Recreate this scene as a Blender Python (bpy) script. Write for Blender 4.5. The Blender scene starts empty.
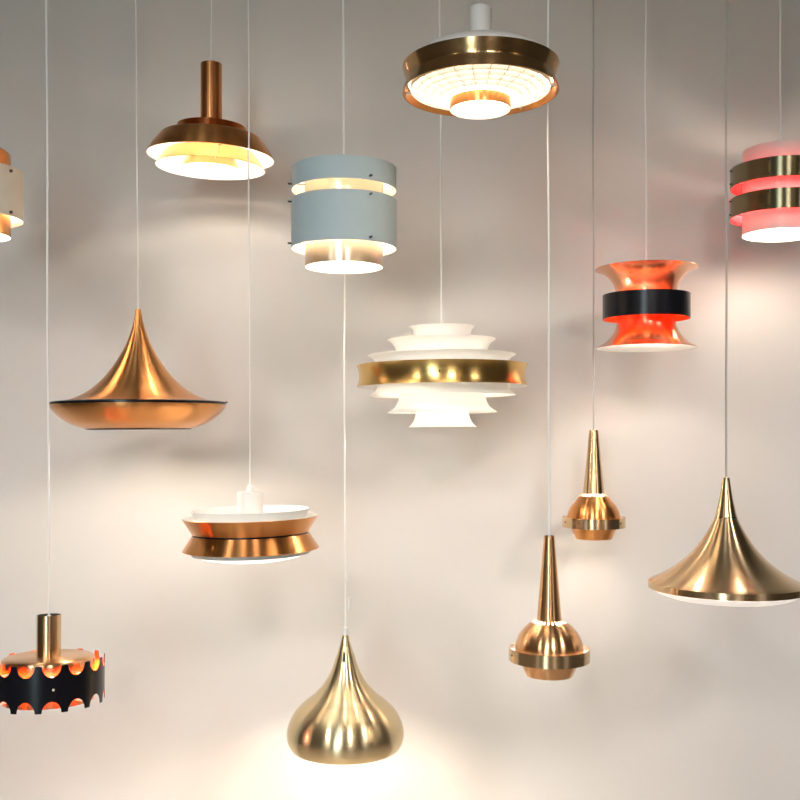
import bpy, math, random
from mathutils import Vector, Matrix, Euler
random.seed(4)
C = bpy.context.scene.collection
PI = math.pi
F, H = 1000.0, 435.0            # focal length in pixels, horizon row
CAM = Vector((0.0, -3.3, 1.6))
CEIL = 3.7

# ------------------------------------------------------------------ materials
def new_mat(name):
    m = bpy.data.materials.new(name); m.use_nodes = True
    nt = m.node_tree; b = nt.nodes['Principled BSDF']
    return m, nt, b

def metal(name, col, rough=0.30, aniso=0.96, rot=0.25, streak=0.0, dirt=0.05):
    m, nt, b = new_mat(name)
    N, L = nt.nodes, nt.links
    b.inputs['Metallic'].default_value = 1.0
    b.inputs['Anisotropic'].default_value = aniso
    b.inputs['Anisotropic Rotation'].default_value = rot
    tan = N.new('ShaderNodeTangent'); tan.direction_type = 'RADIAL'; tan.axis = 'Z'
    L.new(tan.outputs[0], b.inputs['Tangent'])
    tc = N.new('ShaderNodeTexCoord')
    mp = N.new('ShaderNodeMapping'); mp.inputs['Scale'].default_value = (2, 2, 120)
    L.new(tc.outputs['Object'], mp.inputs[0])
    no = N.new('ShaderNodeTexNoise'); no.inputs['Scale'].default_value = 1.0
    no.inputs['Detail'].default_value = 3
    L.new(mp.outputs[0], no.inputs['Vector'])
    mr = N.new('ShaderNodeMapRange')
    mr.inputs['To Min'].default_value = rough - streak; mr.inputs['To Max'].default_value = rough + streak
    L.new(no.outputs['Fac'], mr.inputs['Value']); L.new(mr.outputs[0], b.inputs['Roughness'])
    n2 = N.new('ShaderNodeTexNoise'); n2.inputs['Scale'].default_value = 14; n2.inputs['Detail'].default_value = 4
    L.new(tc.outputs['Object'], n2.inputs['Vector'])
    mx = N.new('ShaderNodeMix'); mx.data_type = 'RGBA'
    mx.inputs['A'].default_value = (*[c * (1 - dirt) for c in col], 1)
    mx.inputs['B'].default_value = (*[min(1, c * (1 + dirt)) for c in col], 1)
    L.new(n2.outputs['Fac'], mx.inputs['Factor']); L.new(mx.outputs['Result'], b.inputs['Base Color'])
    return m

def paint(name, col, rough=0.4, bump=0.02, spec=0.5, vary=0.03):
    m, nt, b = new_mat(name)
    N, L = nt.nodes, nt.links
    b.inputs['Roughness'].default_value = rough
    b.inputs['Specular IOR Level'].default_value = spec
    tc = N.new('ShaderNodeTexCoord')
    no = N.new('ShaderNodeTexNoise'); no.inputs['Scale'].default_value = 40; no.inputs['Detail'].default_value = 4
    L.new(tc.outputs['Object'], no.inputs['Vector'])
    mx = N.new('ShaderNodeMix'); mx.data_type = 'RGBA'
    mx.inputs['A'].default_value = (*[c * (1 - vary) for c in col], 1)
    mx.inputs['B'].default_value = (*[min(1, c * (1 + vary)) for c in col], 1)
    L.new(no.outputs['Fac'], mx.inputs['Factor']); L.new(mx.outputs['Result'], b.inputs['Base Color'])
    bp = N.new('ShaderNodeBump'); bp.inputs['Strength'].default_value = bump; bp.inputs['Distance'].default_value = 0.002
    L.new(no.outputs['Fac'], bp.inputs['Height']); L.new(bp.outputs[0], b.inputs['Normal'])
    return m

def glow(name, col, s):
    m, nt, b = new_mat(name)
    b.inputs['Base Color'].default_value = (.9, .88, .84, 1)
    b.inputs['Emission Color'].default_value = (*col, 1)
    b.inputs['Emission Strength'].default_value = s
    b.inputs['Roughness'].default_value = .35
    return m

COPPER   = metal('brushed_copper', (.76, .35, .12), .28)
COPPER_D = metal('dark_copper', (.66, .30, .12), .30)
ROSE     = metal('rose_gold', (.76, .44, .22), .26)
GOLD     = metal('brushed_gold', (.72, .52, .30), .25)
AGED     = metal('aged_brass', (.60, .39, .19), .24, aniso=.85)
PALE     = metal('pale_brass', (.72, .59, .36), .27)
BRASS    = metal('polished_brass', (.84, .56, .20), .27, aniso=.9)
BRONZE   = metal('bronze_brass', (.27, .235, .14), .28)
TRUMP    = metal('polished_copper', (.84, .45, .27), .22, aniso=.6)
ALU      = metal('warm_aluminium', (.86, .74, .60), .38)
WHITE  = paint('white_enamel', (.84, .82, .78), .35)
CREAM  = paint('cream_enamel', (.80, .74, .62), .4)
BLUE   = paint('pale_blue_enamel', (.46, .57, .60), .6)
PINKW  = paint('pinkish_white_enamel', (.80, .68, .64), .45)
ORANGE = paint('orange_enamel', (.95, .12, .01), .35)
RED    = paint('red_enamel', (.85, .04, .05), .35)
BLACK  = paint('black_enamel', (.006, .006, .009), .25, spec=.35)
DARK   = paint('dark_screw', (.06, .055, .05), .35)
CORD   = paint('white_cord', (.92, .91, .88), .5)
CORDG  = paint('grey_cord', (.46, .44, .41), .5)
PLASTIC= paint('white_plastic', (.83, .82, .80), .4)

WARM = (1.0, .88, .74)
_g = {}
def bulb_mat(s, col=WARM):
    s *= 1.5; k = (round(s, 2), col)
    if k not in _g: _g[k] = glow('lit_bulb', col, s)
    return _g[k]

# ------------------------------------------------------------------ mesh helpers
def link(name, verts, faces, mats, midx=None, parent=None, smooth=True, ang=35):
    me = bpy.data.meshes.new(name)
    me.from_pydata(verts, [], faces)
    for m in mats: me.materials.append(m)
    if midx: me.polygons.foreach_set('material_index', midx)
    if smooth:
        me.polygons.foreach_set('use_smooth', [True] * len(me.polygons))
        me.set_sharp_from_angle(angle=math.radians(ang))
    me.update()
    o = bpy.data.objects.new(name, me); C.objects.link(o)
    if parent is not None: o.parent = parent
    return o

def smooth_prof(p, n=5):
    """Catmull-Rom through the profile points."""
    q = [p[0]] + list(p) + [p[-1]]
    out = []
    for i in range(1, len(q) - 2):
        a, b, c, d = q[i-1], q[i], q[i+1], q[i+2]
        for k in range(n):
            t = k / n
            out.append(tuple(.5 * ((2*b[j]) + (-a[j]+c[j])*t + (2*a[j]-5*b[j]+4*c[j]-d[j])*t*t
                                   + (-a[j]+3*b[j]-3*c[j]+d[j])*t**3) for j in range(2)))
    out.append(tuple(p[-1]))
    L_ = [0]
    for a, b in zip(out, out[1:]): L_.append(L_[-1] + math.hypot(b[0]-a[0], b[1]-a[1]))
    M_ = max(8, (len(p)-1)*4); res = []; k = 0           # even spacing along the curve
    for i in range(M_+1):
        t = L_[-1]*i/M_
        while k < len(L_)-2 and L_[k+1] < t: k += 1
        u = (t-L_[k])/max(1e-9, L_[k+1]-L_[k])
        res.append((out[k][0]+(out[k+1][0]-out[k][0])*u, out[k][1]+(out[k+1][1]-out[k][1])*u))
    return res

class Lamp:
    """A pendant lamp measured in photo pixels at its own distance d (metres)."""
    def __init__(s, cx, ytop, d, label, xt=None, group=None, roll=0, pitch=0, mod=1.0):
        s.s = d / F * mod; s.y0 = ytop; s.mod = mod
        s.root = bpy.data.objects.new('pendant_lamp', None); C.objects.link(s.root)
        s.root.empty_display_size = .05
        s.root.location = (CAM.x + (cx - 400) * d / F, CAM.y + d, CAM.z - (ytop - H) * d / F)
        s.root['label'] = label; s.root['category'] = 'pendant lamp'
        if group: s.root['group'] = group
        s.rot = (math.radians(pitch), math.radians(roll), 0)
        s.kx = 1 / math.sqrt(1 + ((cx - 400) / F)**2)
        s.cx, s.d, s.xt = cx, d, cx if xt is None else xt
        s.ytop = ytop; s.pivot = ytop
    def P(s, r, y): return (r * s.s * s.kx, -(y - s.y0) * s.s)
    def fin(s, o, parent):
        if parent is None:
            o.parent = s.root; o.rotation_euler = s.rot
            p = Vector((0, 0, -(s.pivot - s.y0)*s.s))
            o.location = p - (Euler(s.rot).to_matrix() @ p)
        else: o.parent = parent
        return o
    def shade(s, name, prof, mo, mi=None, t=.0012, n=5, seg=112, parent=None, curved=True, skip=None, label=None, ang=35):
        """Lathed sheet of thickness t; prof is its outer side, top to bottom."""
        pts = [s.P(r, y) for r, y in prof]
        if curved and len(pts) > 2: pts = smooth_prof(pts, 14)
        m = len(pts); inn = []
        for i in range(m):
            a = pts[max(0, i-1)]; b = pts[min(m-1, i+1)]
            dr, dz = b[0]-a[0], b[1]-a[1]; l = math.hypot(dr, dz) or 1
            inn.append((max(0.0002, pts[i][0] + dz/l*t), pts[i][1] - dr/l*t))
        loop = pts + inn[::-1]
        V, Fc, MI = [], [], []
        K = len(loop)
        for j in range(seg):
            a = 2*PI*j/seg; ca, sa = math.cos(a), math.sin(a)
            for r, z in loop: V.append((r*ca, r*sa, z))
        for j in range(seg):
            j2 = (j+1) % seg
            for i in range(K):
                i2 = (i+1) % K
                ring = i if i < m-1 else (K-2-i if m <= i < K-1 else -1)
                if skip and ring >= 0 and skip(ring / (m-1), j / seg): continue
                Fc.append((j*K+i, j*K+i2, j2*K+i2, j2*K+i))
                MI.append(1 if (mi is not None and i >= m and i < K-1) else 0)
        o = link(name, V, Fc, [mo] + ([mi] if mi is not None else []), MI, ang=ang)
        if label: o['label'] = label
        return s.fin(o, parent)
    def solid(s, name, prof, mat, n=5, seg=64, parent=None, curved=False, off=(0, 0), label=None):
        """Closed body of revolution."""
        pts = [s.P(r, y) for r, y in prof]
        if curved: pts = smooth_prof(pts, n)
        V, Fc = [], []
        ox, oy = off[0]*s.s, off[1]*s.s
        K = len(pts)
        for j in range(seg):
            a = 2*PI*j/seg; ca, sa = math.cos(a), math.sin(a)
            for r, z in pts: V.append((max(r, 0)*ca+ox, max(r, 0)*sa+oy, z))
        for j in range(seg):
            j2 = (j+1) % seg
            for i in range(K-1): Fc.append((j*K+i, j*K+i+1, j2*K+i+1, j2*K+i))
        Fc.append([j*K for j in range(seg)]); Fc.append([j*K+K-1 for j in range(seg)][::-1])
        o = link(name, V, Fc, [mat])
        if label: o['label'] = label
        return s.fin(o, parent)
    def bulb(s, y, r, strength, parent=None, col=WARM, stretch=1.25):
        R = r*s.s; V, Fc = [], []; n, k = 20, 10
        zc = -(y - s.y0)*s.s
        for i in range(k+1):
            th = PI*i/k
            for j in range(n):
                a = 2*PI*j/n
                V.append((R*math.sin(th)*math.cos(a), R*math.sin(th)*math.sin(a), zc + R*math.cos(th)*stretch))
        for i in range(k):
            for j in range(n): Fc.append((i*n+j, (i+1)*n+j, (i+1)*n+(j+1) % n, i*n+(j+1) % n))
        me_o = link('bulb', V, Fc, [bulb_mat(strength, col)])
        return s.fin(me_o, parent)
    def socket(s, y0, y1, r=7, mat=None):
        return s.solid('socket', [(r*.8, y0), (r, y0+1), (r, y1-1), (r*.8, y1)], mat or WHITE, seg=24)
    def screws(s, parent, r0, r1, rows, az, mat=DARK, rs=1.1, head=1.5):
        """Radial screws standing out of a band; az measured from the side facing the camera, to the right."""
        for y in rows:
            for a in az:
                a = math.radians(a)
                d = Vector((math.sin(a), -math.cos(a), 0)); u = Vector((0, 0, 1)); w = d.cross(u)
                c = Vector((0, 0, -(y - s.y0)*s.s)); V, Fc = [], []
                st = [(r0, rs*.5), (r1 - head, rs*.5), (r1 - head, rs), (r1, rs), (r1+.25, rs*.55)]
                n = 12
                for (rr, q) in st:
                    for j in range(n):
                        t = 2*PI*j/n
                        V.append(c + d*rr*s.s*s.kx + (u*math.cos(t) + w*math.sin(t))*q*s.s)
                for i in range(len(st)-1):
                    for j in range(n): Fc.append((i*n+j, i*n+(j+1) % n, (i+1)*n+(j+1) % n, (i+1)*n+j))
                Fc.append(list(range(n))[::-1]); Fc.append([(len(st)-1)*n + j for j in range(n)])
                o = link('screw', [tuple(v) for v in V], Fc, [mat], ang=30); o.parent = parent
    def struts(s, name, r0, r1, y, az, mat, w=1.0, h=1.5, parent=None, y2=None):
        """One spoke per azimuth joining two rings; each its own part."""
        for a in az:
            a = math.radians(a)
            d = Vector((math.sin(a), -math.cos(a), 0)); u = Vector((0, 0, 1)); q = d.cross(u)
            c = Vector((0, 0, -(y - s.y0)*s.s))
            V = []
            for rr in (r0, r1):
                if y2 is not None and rr == r1: c = Vector((0, 0, -(y2 - s.y0)*s.s))
                for (i, j) in ((-1, -1), (1, -1), (1, 1), (-1, 1)):
                    V.append(tuple(c + d*rr*s.s*s.kx + q*i*w*.5*s.s + u*j*h*.5*s.s))
            Fc = [(3, 2, 1, 0), (4, 5, 6, 7), (0, 1, 5, 4), (1, 2, 6, 5), (2, 3, 7, 6), (3, 0, 4, 7)]
            o = link(name, V, Fc, [mat], smooth=False); s.fin(o, parent)
    def cord(s, mat=CORD, r=.0024, y_end=None):
        """Flex from the lamp up to a small rose under the ceiling."""
        ztop = CEIL - s.root.location.z
        slope = (s.cx - s.xt) / max(s.ytop, 40) * (-1)         # sideways drift per metre upward
        top = Vector((slope*ztop, 0, ztop)); z0 = -0.004
        V, Fc = [], []; n, K = 10, 40
        for i in range(K+1):
            t = i/K
            p = Vector((top.x*t + .0012*math.sin(t*19+s.cx)*(1-t)*t*4, .001*math.sin(t*13+s.cx)*t, z0 + (ztop - z0)*t))
            for j in range(n):
                a = 2*PI*j/n; V.append((p.x + r*math.cos(a), p.y + r*math.sin(a), p.z))
        for i in range(K):
            for j in range(n): Fc.append((i*n+j, i*n+(j+1) % n, (i+1)*n+(j+1) % n, (i+1)*n+j))
        Fc.append(list(range(n))[::-1]); Fc.append([K*n+j for j in range(n)])
        o = link('cord', V, Fc, [mat]); o.parent = s.root
        V, Fc = [], []; n = 40; pr = [(.008, -.055), (.03, -.045), (.05, -.02), (.05, -.001)]
        for (rr, z) in pr:
            for j in range(n):
                a = 2*PI*j/n; V.append((top.x + rr*math.cos(a), rr*math.sin(a), ztop + z))
        for i in range(len(pr)-1):
            for j in range(n): Fc.append((i*n+j, i*n+(j+1) % n, (i+1)*n+(j+1) % n, (i+1)*n+j))
        Fc.append(list(range(n))[::-1]); Fc.append([(len(pr)-1)*n+j for j in range(n)])
        o = link('ceiling_rose', V, Fc, [PLASTIC]); o.parent = s.root
    def scalloped(s, name, r, y0, y1, count, depth, w, off, mo, mi, t=.0015):
        per = 48; seg = count*per
        V, Fc, MI = [], [], []
        R = r*s.s*s.kx; rows = 6
        for j in range(seg):
            a = 2*PI*j/seg
            ph = ((a/(2*PI)*count) % 1) - .5                    # 0 in the middle of a cut
            arc = 2*PI*r/count*abs(ph)
            k = depth*math.sqrt(max(0, 1 - (arc/(w/2))**2)) if arc < w/2 else 0
            za, zb = s.P(0, y0+k)[1], s.P(0, y1-k)[1]
            b = a + math.radians(off) - PI/2 - PI/count
            for rad in (R, R - t):
                for i in range(rows+1):
                    z = za + (zb-za)*i/rows
                    V.append((rad*math.cos(b), rad*math.sin(b), z))
        K = 2*(rows+1)
        for j in range(seg):
            a, b = j*K, ((j+1) % seg)*K
            for i in range(rows):
                Fc.append((a+i, a+i+1, b+i+1, b+i)); MI.append(0)
                q = rows+1
                Fc.append((a+q+i, b+q+i, b+q+i+1, a+q+i+1)); MI.append(1)
            Fc.append((a, b, b+rows+1, a+rows+1)); MI.append(0)
            Fc.append((a+rows, a+2*rows+1, b+2*rows+1, b+rows)); MI.append(0)
        o = link(name, V, Fc, [mo, mi], MI)
        return s.fin(o, None)

# ------------------------------------------------------------------ the room
def box(name, lo, hi, mat, kind='structure', parent=None):
    x0, y0, z0 = lo; x1, y1, z1 = hi
    V = [(x0,y0,z0),(x1,y0,z0),(x1,y1,z0),(x0,y1,z0),(x0,y0,z1),(x1,y0,z1),(x1,y1,z1),(x0,y1,z1)]
    Fc = [(3,2,1,0),(4,5,6,7),(0,1,5,4),(1,2,6,5),(2,3,7,6),(3,0,4,7)]
    o = link(name, V, Fc, [mat], smooth=False)
    if parent is not None: o.parent = parent
    elif kind: o['kind'] = kind
    return o

WALL  = paint('wall_paint', (.72, .69, .65), .75, bump=.12, spec=.2, vary=.012)
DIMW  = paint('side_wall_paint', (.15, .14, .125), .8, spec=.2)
CEILM = paint('ceiling_paint', (.22, .205, .18), .85, spec=.2)
m, nt, b = new_mat('oak_floor'); N, L = nt.nodes, nt.links
tc = N.new('ShaderNodeTexCoord'); br = N.new('ShaderNodeTexBrick')
br.inputs['Scale'].default_value = 1.0; br.inputs['Brick Width'].default_value = 1.4; br.inputs['Row Height'].default_value = .16
br.inputs['Mortar Size'].default_value = .003
br.inputs['Color1'].default_value = (.46, .40, .33, 1); br.inputs['Color2'].default_value = (.52, .46, .39, 1); br.inputs['Mortar'].default_value = (.07, .05, .03, 1)
L.new(tc.outputs['Object'], br.inputs['Vector']); L.new(br.outputs['Color'], b.inputs['Base Color'])
b.inputs['Roughness'].default_value = .45
FLOOR = m
XW, YF = 3.4, -7.2
box('floor', (-XW, YF, -.1), (XW, 0, 0), FLOOR)
box('ceiling', (-XW, YF, CEIL), (XW, 0, CEIL+.1), CEILM)
box('wall_back', (-XW-.15, 0, -.1), (XW+.15, .15, CEIL+.1), WALL)
box('wall_left', (-XW-.15, YF, -.1), (-XW, 0, CEIL+.1), DIMW)
box('wall_right', (XW, YF, -.1), (XW+.15, 0, CEIL+.1), DIMW)
# wall behind the camera with a tall window opening
WX0, WX1, WZ0, WZ1 = -2.3, -1.25, .4, 3.35
V = []
for y in (YF-.15, YF):
    for (x, z) in ((-XW-.15, -.1), (XW+.15, -.1), (XW+.15, CEIL+.1), (-XW-.15, CEIL+.1), (WX0, WZ0), (WX1, WZ0), (WX1, WZ1), (WX0, WZ1)):
        V.append((x, y, z))
Fc = []
for k in range(4):
    k2 = (k+1) % 4
    Fc += [(k, k+4, k2+4, k2), (8+k, 8+k2, 12+k2, 12+k), (4+k, 12+k, 12+k2, 4+k2), (k, k2, 8+k2, 8+k)]
o = link('wall_front', V, Fc, [DIMW], smooth=False); o['kind'] = 'structure'
win = bpy.data.objects.new('window_1', None); C.objects.link(win); win.location = ((WX0+WX1)/2, YF, WZ0); win['kind'] = 'structure'
def wbox(name, lo, hi, mat):
    l = win.location
    return box(name, tuple(lo[i]-l[i] for i in range(3)), tuple(hi[i]-l[i] for i in range(3)), mat, parent=win)
FR = paint('window_frame_paint', (.7, .7, .68), .5)
for (a, c_) in (((WX0, WZ0), (WX0+.06, WZ1)), ((WX1-.06, WZ0), (WX1, WZ1)), ((WX0+.06, WZ0), (WX1-.06, WZ0+.06)), ((WX0+.06, WZ1-.06), (WX1-.06, WZ1)), ((WX0+.06, 1.9), (WX1-.06, 1.95))):
    wbox('window_frame', (a[0], YF-.12, a[1]), (c_[0], YF-.05, c_[1]), FR)
m, nt, b = new_mat('window_glass'); b.inputs['Transmission Weight'].default_value = 1; b.inputs['Roughness'].default_value = 0; b.inputs['IOR'].default_value = 1.45
wbox('window_pane', (WX0+.06, YF-.09, WZ0+.06), (WX1-.06, YF-.08, WZ1-.06), m)

w = bpy.data.worlds.new('World'); bpy.context.scene.world = w; w.use_nodes = True
w.node_tree.nodes['Background'].inputs[0].default_value = (.62, .85, .95, 1)
w.node_tree.nodes['Background'].inputs[1].default_value = .8

def light(name, typ, loc, energy, col, **k):
    d = bpy.data.lights.new(name, typ); d.energy = energy; d.color = col
    o = bpy.data.objects.new(name, d); C.objects.link(o); o.location = loc
    for a, v in k.items():
        if a == 'rot': o.rotation_euler = v
        else: setattr(d, a, v)
    return o
# daylight through the window
light('window_daylight', 'AREA', ((WX0+WX1)/2, YF+.02, (WZ0+WZ1)/2), 44, (.74, .93, 1.0), shape='RECTANGLE', size=WX1-WX0-.1, size_y=WZ1-WZ0-.1, rot=(PI/2, 0, 0))
# warm ceiling spots of the shop, behind the camera
for i, (x, y, e) in enumerate([(-2.7, -4.2, 9), (-.9, -5.6, 7), (.9, -4.9, 9), (2.0, -5.4, 8), (2.9, -3.4, 9)]):
    t = bpy.data.objects.new('ceiling_spotlight', None); C.objects.link(t); t.location = (x, y, CEIL)
    t['label'] = ['white ceiling spotlight nearest the left wall', 'white ceiling spotlight left of centre behind the viewer', 'white ceiling spotlight right of centre behind the viewer',
                  'white ceiling spotlight far back towards the right corner', 'white ceiling spotlight nearest the right wall'][i]
    t['category'] = 'spotlight'; t['group'] = 'ceiling spotlights behind the viewer'
    V, Fc = [], []; n = 24; pr = [(.05, -.001), (.055, -.02), (.055, -.12), (.048, -.12), (.048, -.05)]
    for (rr, z) in pr:
        for j in range(n):
            a = 2*PI*j/n; V.append((rr*math.cos(a), rr*math.sin(a), z))
    for k in range(len(pr)-1):
        for j in range(n): Fc.append((k*n+j, k*n+(j+1) % n, (k+1)*n+(j+1) % n, (k+1)*n+j))
    Fc.append(list(range(n))[::-1]); Fc.append([(len(pr)-1)*n+j for j in range(n)])
    link('housing', V, Fc, [WHITE], parent=t)
    l = light('spot_bulb', 'POINT', (0, 0, -.17), e*.6, (1, .72, .42), shadow_soft_size=.05); l.parent = t
    if i in (0, 1, 2, 4):      # extra beams, added to brighten the foot of the display wall
        aim = Vector((x*.45, 0, .1)) - Vector((x, y, CEIL-.17))
        l = light('added_wash', 'SPOT', (0, 0, -.17), 135, (.98, .93, .93), shadow_soft_size=.32, spot_size=math.radians(62), spot_blend=1.0)
        l.rotation_euler = aim.to_track_quat('-Z', 'Y').to_euler(); l.parent = t

# ------------------------------------------------------------------ the lamps
# 1 cream and copper drum cut by the left edge
A = Lamp(-25.5, 150, 2.7, 'cream drum pendant with copper inner cylinder, cut off by the left edge of the photo', xt=-27)
A.shade('inner_cylinder', [(6, 147.5), (28, 148.5), (34.5, 151), (37, 156), (37, 182)], COPPER, WHITE, label='copper inner cylinder')
A.shade('inner_cylinder', [(37, 204), (37, 236)], COPPER, WHITE, curved=False, label='copper inner cylinder')
bnd = A.shade('outer_band', [(50, 170.5), (50, 219.5)], CREAM, WHITE, curved=False, label='cream enamel band')
A.screws(bnd, 37, 51.8, [175.5, 216], [68, 171, 291], rs=1.6, head=2.2)
A.struts('rod', 3, 36, 178, [51, 171, 291], WHITE)
A.socket(153, 172, 9); A.bulb(186, 11, 45); A.cord(CORD, .0028)

# 2 tiered copper lamp with tall stem
A = Lamp(211.3, 63, 2.95, 'copper tiered pendant with tall cylindrical stem and flat stacked rings, upper left', roll=2.2, pitch=2.2)
_r = A.rot; A.rot = (0, 0, 0)
A.shade('stem', [(2, 64), (10.6, 64.2), (10.8, 65), (10.8, 122), (10.8, 131)], COPPER_D, DARK, curved=False)
A.rot = _r; A.pivot = 145
A.shade('top_dish', [(34.5, 127), (31, 131), (27, 135), (11, 135.5)], COPPER_D, COPPER_D, curved=False)
A.shade('upper_ring', [(12, 136), (46, 136), (50, 137.5), (54, 142), (60, 150), (64, 157.5)], COPPER, WHITE, n=3)
A.shade('middle_ring', [(45, 153), (48, 156), (55, 168)], COPPER, WHITE, curved=False)
A.shade('inner_ring', [(24, 158), (26, 160), (29, 168.5)], COPPER, WHITE, curved=False)
A.struts('rod', 8, 61, 155, [20, 140, 260], WHITE, w=.8)
A.struts('rod', 11, 28, 163, [20, 140, 260], WHITE, w=.8)
A.socket(124, 134, 8); A.bulb(141.5, 6.5, 85); A.cord(CORD, .0018)

# 3 pale blue drum
A = Lamp(344, 160, 2.6, 'pale blue-grey drum pendant of two wide bands over a warm inner cylinder', xt=343.5)
A.shade('inner_cylinder', [(39, 170), (39, 175)], ALU, WHITE, curved=False)
A.shade('inner_cylinder', [(39, 184), (39, 209)], ALU, WHITE, curved=False)
A.shade('inner_cylinder', [(39, 236), (39, 267.5)], ALU, WHITE, curved=False)
A.shade('top_plate', [(2, 168.5), (38.5, 169.8)], WHITE, WHITE, curved=False)
b1 = A.shade('upper_band', [(52.4, 169.2), (52.4, 191.2)], BLUE, CREAM, curved=False)
A.screws(b1, 39.2, 56.5, [187.5], [31, -74, 151], rs=1.0, head=3.4)
b2 = A.shade('lower_band', [(52.6, 201.3), (52.6, 249.4)], BLUE, CREAM, curved=False)
A.screws(b2, 39.2, 56.5, [205, 246], [31, -74, 151], rs=1.0, head=3.4)
A.struts('rod', 2, 39, 198, [31, -89, 151], WHITE); A.struts('rod', 2, 39, 240, [31, -89, 151], WHITE)
A.solid('rod', [(1.2, 163), (1.2, 241)], WHITE, seg=10)
A.socket(163, 182, 9); A.bulb(211, 12, 34); A.cord(CORD, .0028)

# 4 big disc lamp with louvre
A = Lamp(480.3, 4, 2.3, 'wide brass-rimmed disc pendant with white stem and glowing louvred underside, top of photo', xt=479)
A.shade('stem', [(2, 8), (11, 8.2), (11.4, 9.5), (11.4, 50)], WHITE, WHITE, curved=False)
A.shade('cover', [(11, 42), (30, 45), (50, 50), (64, 56.5), (71.5, 63.5), (73, 71), (73, 84)], WHITE, WHITE, n=4)
A.shade('rim_band', [(78.5, 67), (76.8, 72), (74.3, 78.5), (74.3, 81), (76.5, 87), (78.3, 92.6)], AGED, COPPER_D, n=4, label='shiny brass rim band')
A.shade('inner_cone', [(74, 82), (77.4, 92.2)], ROSE, COPPER, curved=False)
for (r, y0, y1) in ((70, 83, 90), (63, 85, 92), (56, 87.5, 94.5), (49, 90, 97), (42, 92.5, 99.5)):
    A.shade('louvre_ring', [(r, y0), (r, y1)], WHITE, WHITE, curved=False, t=.001)
A.struts('louvre_fin', 31, 70, 98.5, [i*15+4 for i in range(24)], WHITE, w=.7, h=5, y2=87)
A.shade('centre_ring', [(30.5, 100), (30.5, 110)], COPPER, WHITE, curved=False)
A.struts('rim_strut', 70, 75.5, 89, [i*60+20 for i in range(6)], WHITE, w=1, h=3)
A.solid('diffuser', [(0.5, 78), (69, 78), (69, 80), (0.5, 80)], glow('lit_diffuser', (1, .83, .6), 2.4), seg=96)
A.solid('centre_diffuser', [(0.5, 99), (29.8, 99), (29.8, 102), (27, 104), (0.5, 105)], glow('lit_diffuser', (1, .86, .66), 2.2), seg=64)
A.cord(CORDG, .002)

# 5 white tiered lamp with brass ring
A = Lamp(441.5, 324, 2.8, 'white many-tiered pendant with flared rings and one shiny brass middle band', xt=440, roll=-.5)
A.shade('top_tier', [(33, 327), (30.8, 329.5), (29.3, 333.5), (29, 339)], WHITE, WHITE)
A.shade('upper_tier', [(54, 339.8), (50, 343), (46.5, 348), (45, 356)], WHITE, WHITE)
A.shade('upper_tier', [(74, 355.5), (68.5, 359), (66, 363), (65, 370)], WHITE, WHITE)
bnd = A.shade('middle_band', [(85.3, 365.5), (84, 368.5), (83, 373), (83, 379), (84, 383.5), (85.3, 386.5)], BRASS, WHITE, n=4, label='shiny brass band')
A.screws(bnd, 66, 84, [376], [-4, 116, 236], rs=.9, head=.8)
A.shade('lower_tier', [(64, 377), (65, 386), (67.5, 391), (73, 395.5)], WHITE, WHITE)
A.shade('lower_tier', [(42, 391.5), (42.5, 396), (44.5, 402), (48.5, 408), (55, 412.3)], WHITE, WHITE)
A.shade('bottom_tier', [(25.7, 409.5), (26, 412), (28, 419), (30.5, 423.5), (34, 426.8)], WHITE, WHITE)
for (r0, r1, y) in ((2, 29, 335), (29, 45, 351), (45, 65, 367), (2, 42.5, 393), (42, 66, 393), (2, 26, 411.5)):
    A.struts('spoke', r0, r1, y, [-25, 95, 215], WHITE, w=.8, h=1)
A.solid('rod', [(1.5, 320), (1.5, 411)], WHITE, seg=10)
A.socket(334, 364, 8); A.bulb(388, 6, 66, stretch=2.7); A.cord(CORD, .0028)

# 6 copper spool with black band
A = Lamp(646.2, 261, 2.9, 'copper spool-shaped pendant with black band around its waist and orange glow', xt=645.5)
A.shade('upper_trumpet', [(52, 269), (46, 271.2), (39, 276), (34, 282.5), (31, 290), (30, 296), (30, 301)], TRUMP, ORANGE)
A.shade('lower_trumpet', [(29.5, 311), (29.5, 321), (31, 328), (35, 335.5), (41.5, 342), (51, 347.8)], TRUMP, WHITE)
b1 = A.shade('waist_band', [(44.1, 295), (44.1, 319)], BLACK, ORANGE, curved=False, label='glossy black band, orange inside')
A.struts('spoke', 29.5, 44, 300, [35, 155, 275], WHITE, w=.8, h=1); A.struts('spoke', 29, 44, 314, [35, 155, 275], WHITE, w=.8, h=1)
A.struts('spoke', 2, 30, 295, [35, 155, 275], WHITE, w=.8, h=1)
A.solid('rod', [(1.3, 259), (1.3, 291)], WHITE, seg=10)
A.socket(280, 306, 7); A.bulb(320, 6, 80, stretch=1.8); A.cord(CORD, .0026)

# 7 red glowing drum with two bronze bands
A = Lamp(781, 147, 3.0, 'pink-white drum pendant with two bronze bands and red glow, at the right edge', xt=780, roll=.8)
A.shade('inner_cylinder', [(38.5, 150.4), (38.5, 172)], PINKW, WHITE, curved=False)
A.shade('inner_cylinder', [(38.5, 182), (38.5, 203)], PINKW, WHITE, curved=False)
A.shade('inner_cylinder', [(38.5, 213), (38.5, 235.2)], PINKW, WHITE, curved=False)
for ys in ((168.3, 187.4), (198.8, 218.3)):
    b1 = A.shade('bronze_band', [(51.3, ys[0]), (51.3, ys[1])], BRONZE, RED, curved=False)
    A.screws(b1, 38.6, 53.7, [ys[0]+3, ys[1]-3], [-33, -92, 57, 147], rs=1.0, head=1.6)
A.shade('top_plate', [(2, 147.5), (38, 151.5)], WHITE, WHITE, curved=False)
A.solid('rod', [(1.3, 150), (1.3, 220)], WHITE, seg=10)
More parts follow.
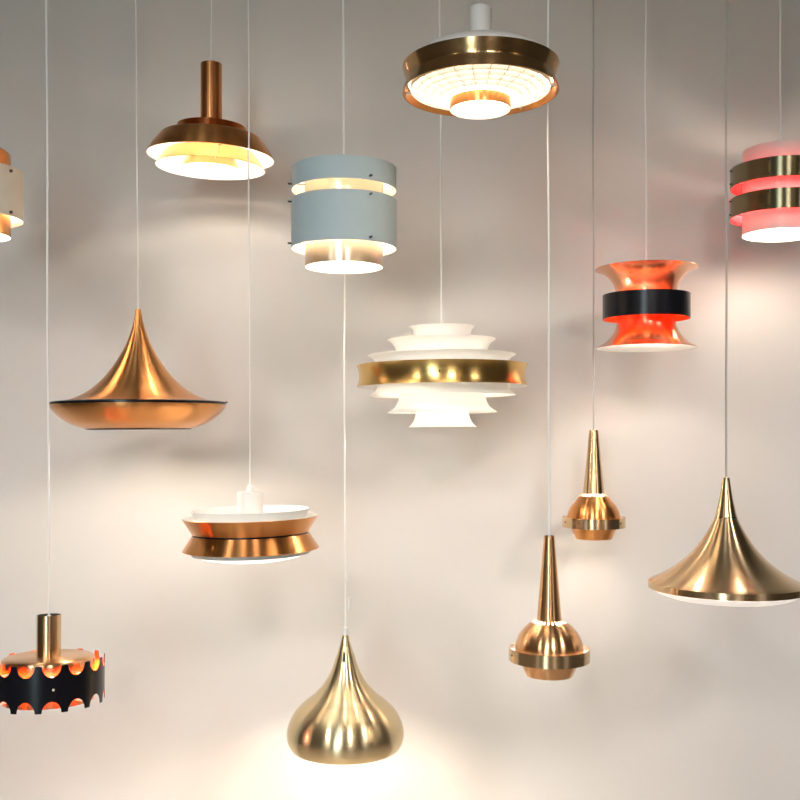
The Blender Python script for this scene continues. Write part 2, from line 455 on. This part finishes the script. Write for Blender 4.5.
A.struts('rod', 2, 38.5, 196, [-33, 57, 147, 237], WHITE); A.struts('rod', 2, 38.5, 218, [-33, 57, 147, 237], WHITE)
A.socket(170, 190, 8); A.bulb(212, 6, 75, stretch=2.8); A.cord(CORD, .003)

# 8 copper witch-hat with dish
A = Lamp(138.3, 310, 2.8, 'large copper pendant shaped like a wide-brimmed pointed hat over a shallow dish', xt=135.5, roll=-.4)
A.shade('cone', [(2.6, 309.3), (4, 317), (6, 326), (8.8, 335), (12.5, 344), (17.3, 353), (25, 365), (35.5, 378), (49, 390), (64, 398), (78, 401.8), (86, 402.5)], COPPER, WHITE)
A.shade('dark_seam', [(85.8, 402), (88.8, 402.8), (88.8, 404.8), (85.8, 405.4)], BLACK, BLACK, curved=False, label='black seam around the brim')
dish = A.shade('dish', [(88.2, 405), (86.8, 408.8), (80, 416), (69, 423.5), (52.5, 428.8)], COPPER, WHITE)
A.shade('dark_lip', [(53.5, 428.3), (52.5, 429.6), (51.5, 429.6)], BLACK, BLACK, curved=False, parent=dish)
A.screws(dish, 86, 92, [403], [88, 268], rs=.9, head=1.2)
A.struts('strut', 3, 86, 403, [20, 140, 260], WHITE, w=1)
A.socket(375, 400, 9); A.bulb(411, 7, 190); A.cord(CORD, .0018)

# 9 copper spool with white top dish
A = Lamp(250, 492, 2.65, 'low copper pendant of two facing rings with open white top dish and white stem', xt=248.2, roll=-1.2)
A.shade('stem', [(2, 491.5), (12.5, 491.8), (13, 493), (13, 519)], WHITE, WHITE, curved=False)
A.solid('cord_grip', [(1.6, 485), (2.6, 486.5), (3.8, 490), (3.8, 492)], PLASTIC, seg=20)
dish = A.shade('top_dish', [(59.4, 509.5), (57.5, 514), (55, 519.5), (30, 523.5), (13, 524)], WHITE, WHITE, curved=False)
for (x, y) in ((-22, 14), (20, 14)):
    A.solid('bolt', [(.5, 519.5), (1.2, 520), (1.2, 524)], DARK, seg=12, parent=dish, off=(x, y))
A.shade('upper_ring', [(68.3, 516.8), (58.8, 532)], COPPER, WHITE, curved=False)
A.shade('waist', [(57.8, 529.5), (57.8, 536)], BLACK, WHITE, curved=False)
A.shade('lower_ring', [(58.8, 533.6), (68.7, 548.8)], COPPER, WHITE, curved=False)
A.shade('inner_shade', [(55, 534), (56.5, 541), (59.2, 553.5)], WHITE, WHITE, curved=False)
A.struts('spoke', 55, 60, 525, [40, 130, 220, 310], WHITE, w=1, h=1.5)
A.struts('spoke', 55, 64, 547, [40, 130, 220, 310], WHITE, w=1, h=1.5)
A.solid('diffuser', [(.5, 546), (55, 546), (56, 553), (50, 556.5), (36, 559.3), (20, 560.3), (.5, 560.5)], glow('lit_diffuser', (1, .93, .82), .8), seg=96, curved=False)
A.cord(CORD, .0018)

# 10 brass topped lamp with black scalloped band
A = Lamp(49, 618, 2.6, 'brass-topped drum pendant with black scalloped band and orange glow, lower left', xt=46.5, roll=-.6, pitch=-2.8)
A.shade('stem', [(12.4, 614.8), (12.4, 657)], GOLD, DARK, curved=False)
A.solid('strain_relief', [(2, 615.5), (2.4, 616), (2.4, 640), (12, 642), (12, 644)], PLASTIC, seg=20)
A.shade('top_plate', [(12.3, 654.6), (30, 654.8), (41.5, 655.1), (45.8, 656.6), (47.2, 660), (47.2, 669)], ROSE, WHITE)
A.shade('inner_drum', [(46, 689), (46, 699.5)], ROSE, WHITE, curved=False, label='copper inner drum')
sb = A.scalloped('scalloped_band', 57, 656.8, 701.3, 14, 10.8, 18.8, -3.4, BLACK, ORANGE)
sb['label'] = 'black band with scalloped edges, orange inside'
A.screws(sb, 56, 57.9, [679.5], [24], mat=ALU, rs=1.2, head=.8)
A.struts('spoke', 46.4, 56.6, 693, [54, 144, 234, 324], WHITE, w=1, h=2)
A.struts('spoke', 46.4, 56.6, 667.5, [54, 144, 234, 324], WHITE, w=1, h=2)
A.struts('spoke', 2, 46, 692, [54, 144, 234, 324], WHITE, w=1, h=1)
A.solid('rod', [(1.5, 640), (1.5, 693)], WHITE, seg=10)
A.socket(657, 668, 9); A.bulb(680, 11, 60); A.cord(CORD, .0028)

# 11 pale gold onion
A = Lamp(345.4, 635, 2.85, 'pale gold onion-shaped pendant with three narrow slots below its tip', xt=343.2)
prof = [(2.9, 635), (3.6, 637.5), (5.6, 645), (7.9, 652.5), (11.4, 663), (15.4, 673), (21.5, 683.5), (31.5, 694.5), (40.5, 701.5), (50, 711), (55.8, 721), (58.4, 730), (58.3, 737), (56.5, 743), (54, 747)]
def slot(t, a):
    az = (a*360 + 90 + 7) % 90
    return .12 < t < .195 and (az < 10 or az > 80)
A.shade('shade', prof, PALE, WHITE, seg=144, skip=slot)
A.solid('cord_grip', [(1.4, 627), (2.4, 627.6), (2.6, 634), (2.6, 636)], PLASTIC, seg=20)
A.solid('slide_adjuster', [(.6, 597), (1.7, 597.6), (1.7, 609.4), (.6, 610)], PLASTIC, seg=10, off=(3.8, 0))
A.solid('cord_clip', [(.6, 577), (1.5, 578), (1.5, 582), (.6, 583)], PLASTIC, seg=10, off=(1.0, 0))
A.solid('socket', [(2.5, 641), (6, 650), (7.4, 656), (9.4, 663), (10, 668), (6, 690), (6, 706)], BLACK, seg=40); A.bulb(726, 12, 95); A.cord(CORD, .0026)  # socket blackened and flared to block the light behind the slots

# 12, 13 the two small domed lamps of one design
def domed(cx, ytop, d, label, xt, nk=1.0):
    A = Lamp(cx, ytop, d, label, xt=xt, group='small copper domed pendants with a ring and tapering neck')
    k = 0.78 if d > 2.8 else 1.0
    A.s = 2.42 / F; A.y0 = 535.7
    A.shade('neck', [(5.2*nk, 535.7), (8.8*nk, 578), (12.4*nk, 620-3*(nk > 1))], ROSE if k == 1 else GOLD, DARK, curved=False)
    def holes(t, a): return t < .12 and (a*24) % 1 < .5
    A.shade('dome', [(12.6*nk, 619.6-2*(nk > 1)), (17*nk, 621.6-1.2*(nk > 1)), (23.5, 626.5), (29, 632.8), (33, 641), (34.5, 649), (34.6, 654)], ROSE if k == 1 else COPPER, WHITE, seg=144, skip=holes)
    b_ = A.shade('ring', [(40.6, 647.4), (40.6, 660)], GOLD, WHITE, curved=False)
    A.screws(b_, 31, 41.2, [653], [-74, 46, 166], rs=1.0, head=.6)
    A.shade('lower_cone', [(30.5, 657), (29.5, 661.5), (23.5, 674.9)], ROSE if k == 1 else COPPER, WHITE, curved=False)
    A.struts('spoke', 2, 31.5, 640, [45, 165, 285], WHITE, w=.8, h=1)
    A.solid('rod', [(1.3, 537), (1.3, 641)], WHITE, seg=10)
    A.socket(622, 640, 6); A.bulb(650, 9.5, 34)
    A.cord(CORDG if k < 1 else CORD, .0026)
    return A
domed(549.2, 535.7, 2.42, 'larger, lower of the two small copper domed pendants with tapering neck and ring', 548)
domed(593.7, 430, 2.42/.78, 'smaller, higher of the two small copper domed pendants with tapering neck and ring', 593, nk=1.12)

# 14 gold trumpet
A = Lamp(726.2, 477.6, 2.5, 'large pale gold trumpet-shaped pendant with shallow white diffuser, lower right', xt=726.5, roll=.3)
A.shade('tip', [(3.5, 477.5), (5.2, 489), (7.6, 502), (11.1, 516.6)], GOLD, WHITE)
A.shade('seam', [(10.3, 515.5), (11.2, 516.8), (11.3, 517.5)], BLACK, BLACK, curved=False, label='thin dark seam')
A.shade('cone', [(11.2, 517.2), (14.3, 523.5), (18.6, 531), (25, 541), (33, 551), (43.5, 561), (56.5, 570.5), (69, 577.5), (76, 580.8), (79.3, 582.8)], GOLD, WHITE)
A.shade('rim', [(79.5, 582.5), (79.5, 588.8)], GOLD, WHITE, curved=False)
A.solid('diffuser', [(.5, 586), (74, 586), (74, 590), (70, 594), (60, 597), (40, 599.5), (.5, 600.5)], glow('lit_diffuser', (1, .88, .80), .28), seg=112)
A.struts('spoke', 3, 78, 584, [10, 130, 250], WHITE, w=1, h=1)
A.bulb(560, 10, 30); A.cord(CORDG, .0028)

# ------------------------------------------------------------------ camera and view
cd = bpy.data.cameras.new('camera'); cam = bpy.data.objects.new('camera', cd); C.objects.link(cam)
cam.location = CAM; cam.rotation_euler = (PI/2, 0, 0)
cd.sensor_width = 36; cd.lens = 36*F/800; cd.shift_y = (H-400)/800; cd.clip_start = .05
sc = bpy.context.scene; sc.camera = cam
sc.view_settings.view_transform = 'Standard'; sc.view_settings.look = 'None'
sc.view_settings.exposure = 0.9; sc.view_settings.gamma = 1; sc.view_settings.use_curve_mapping = False
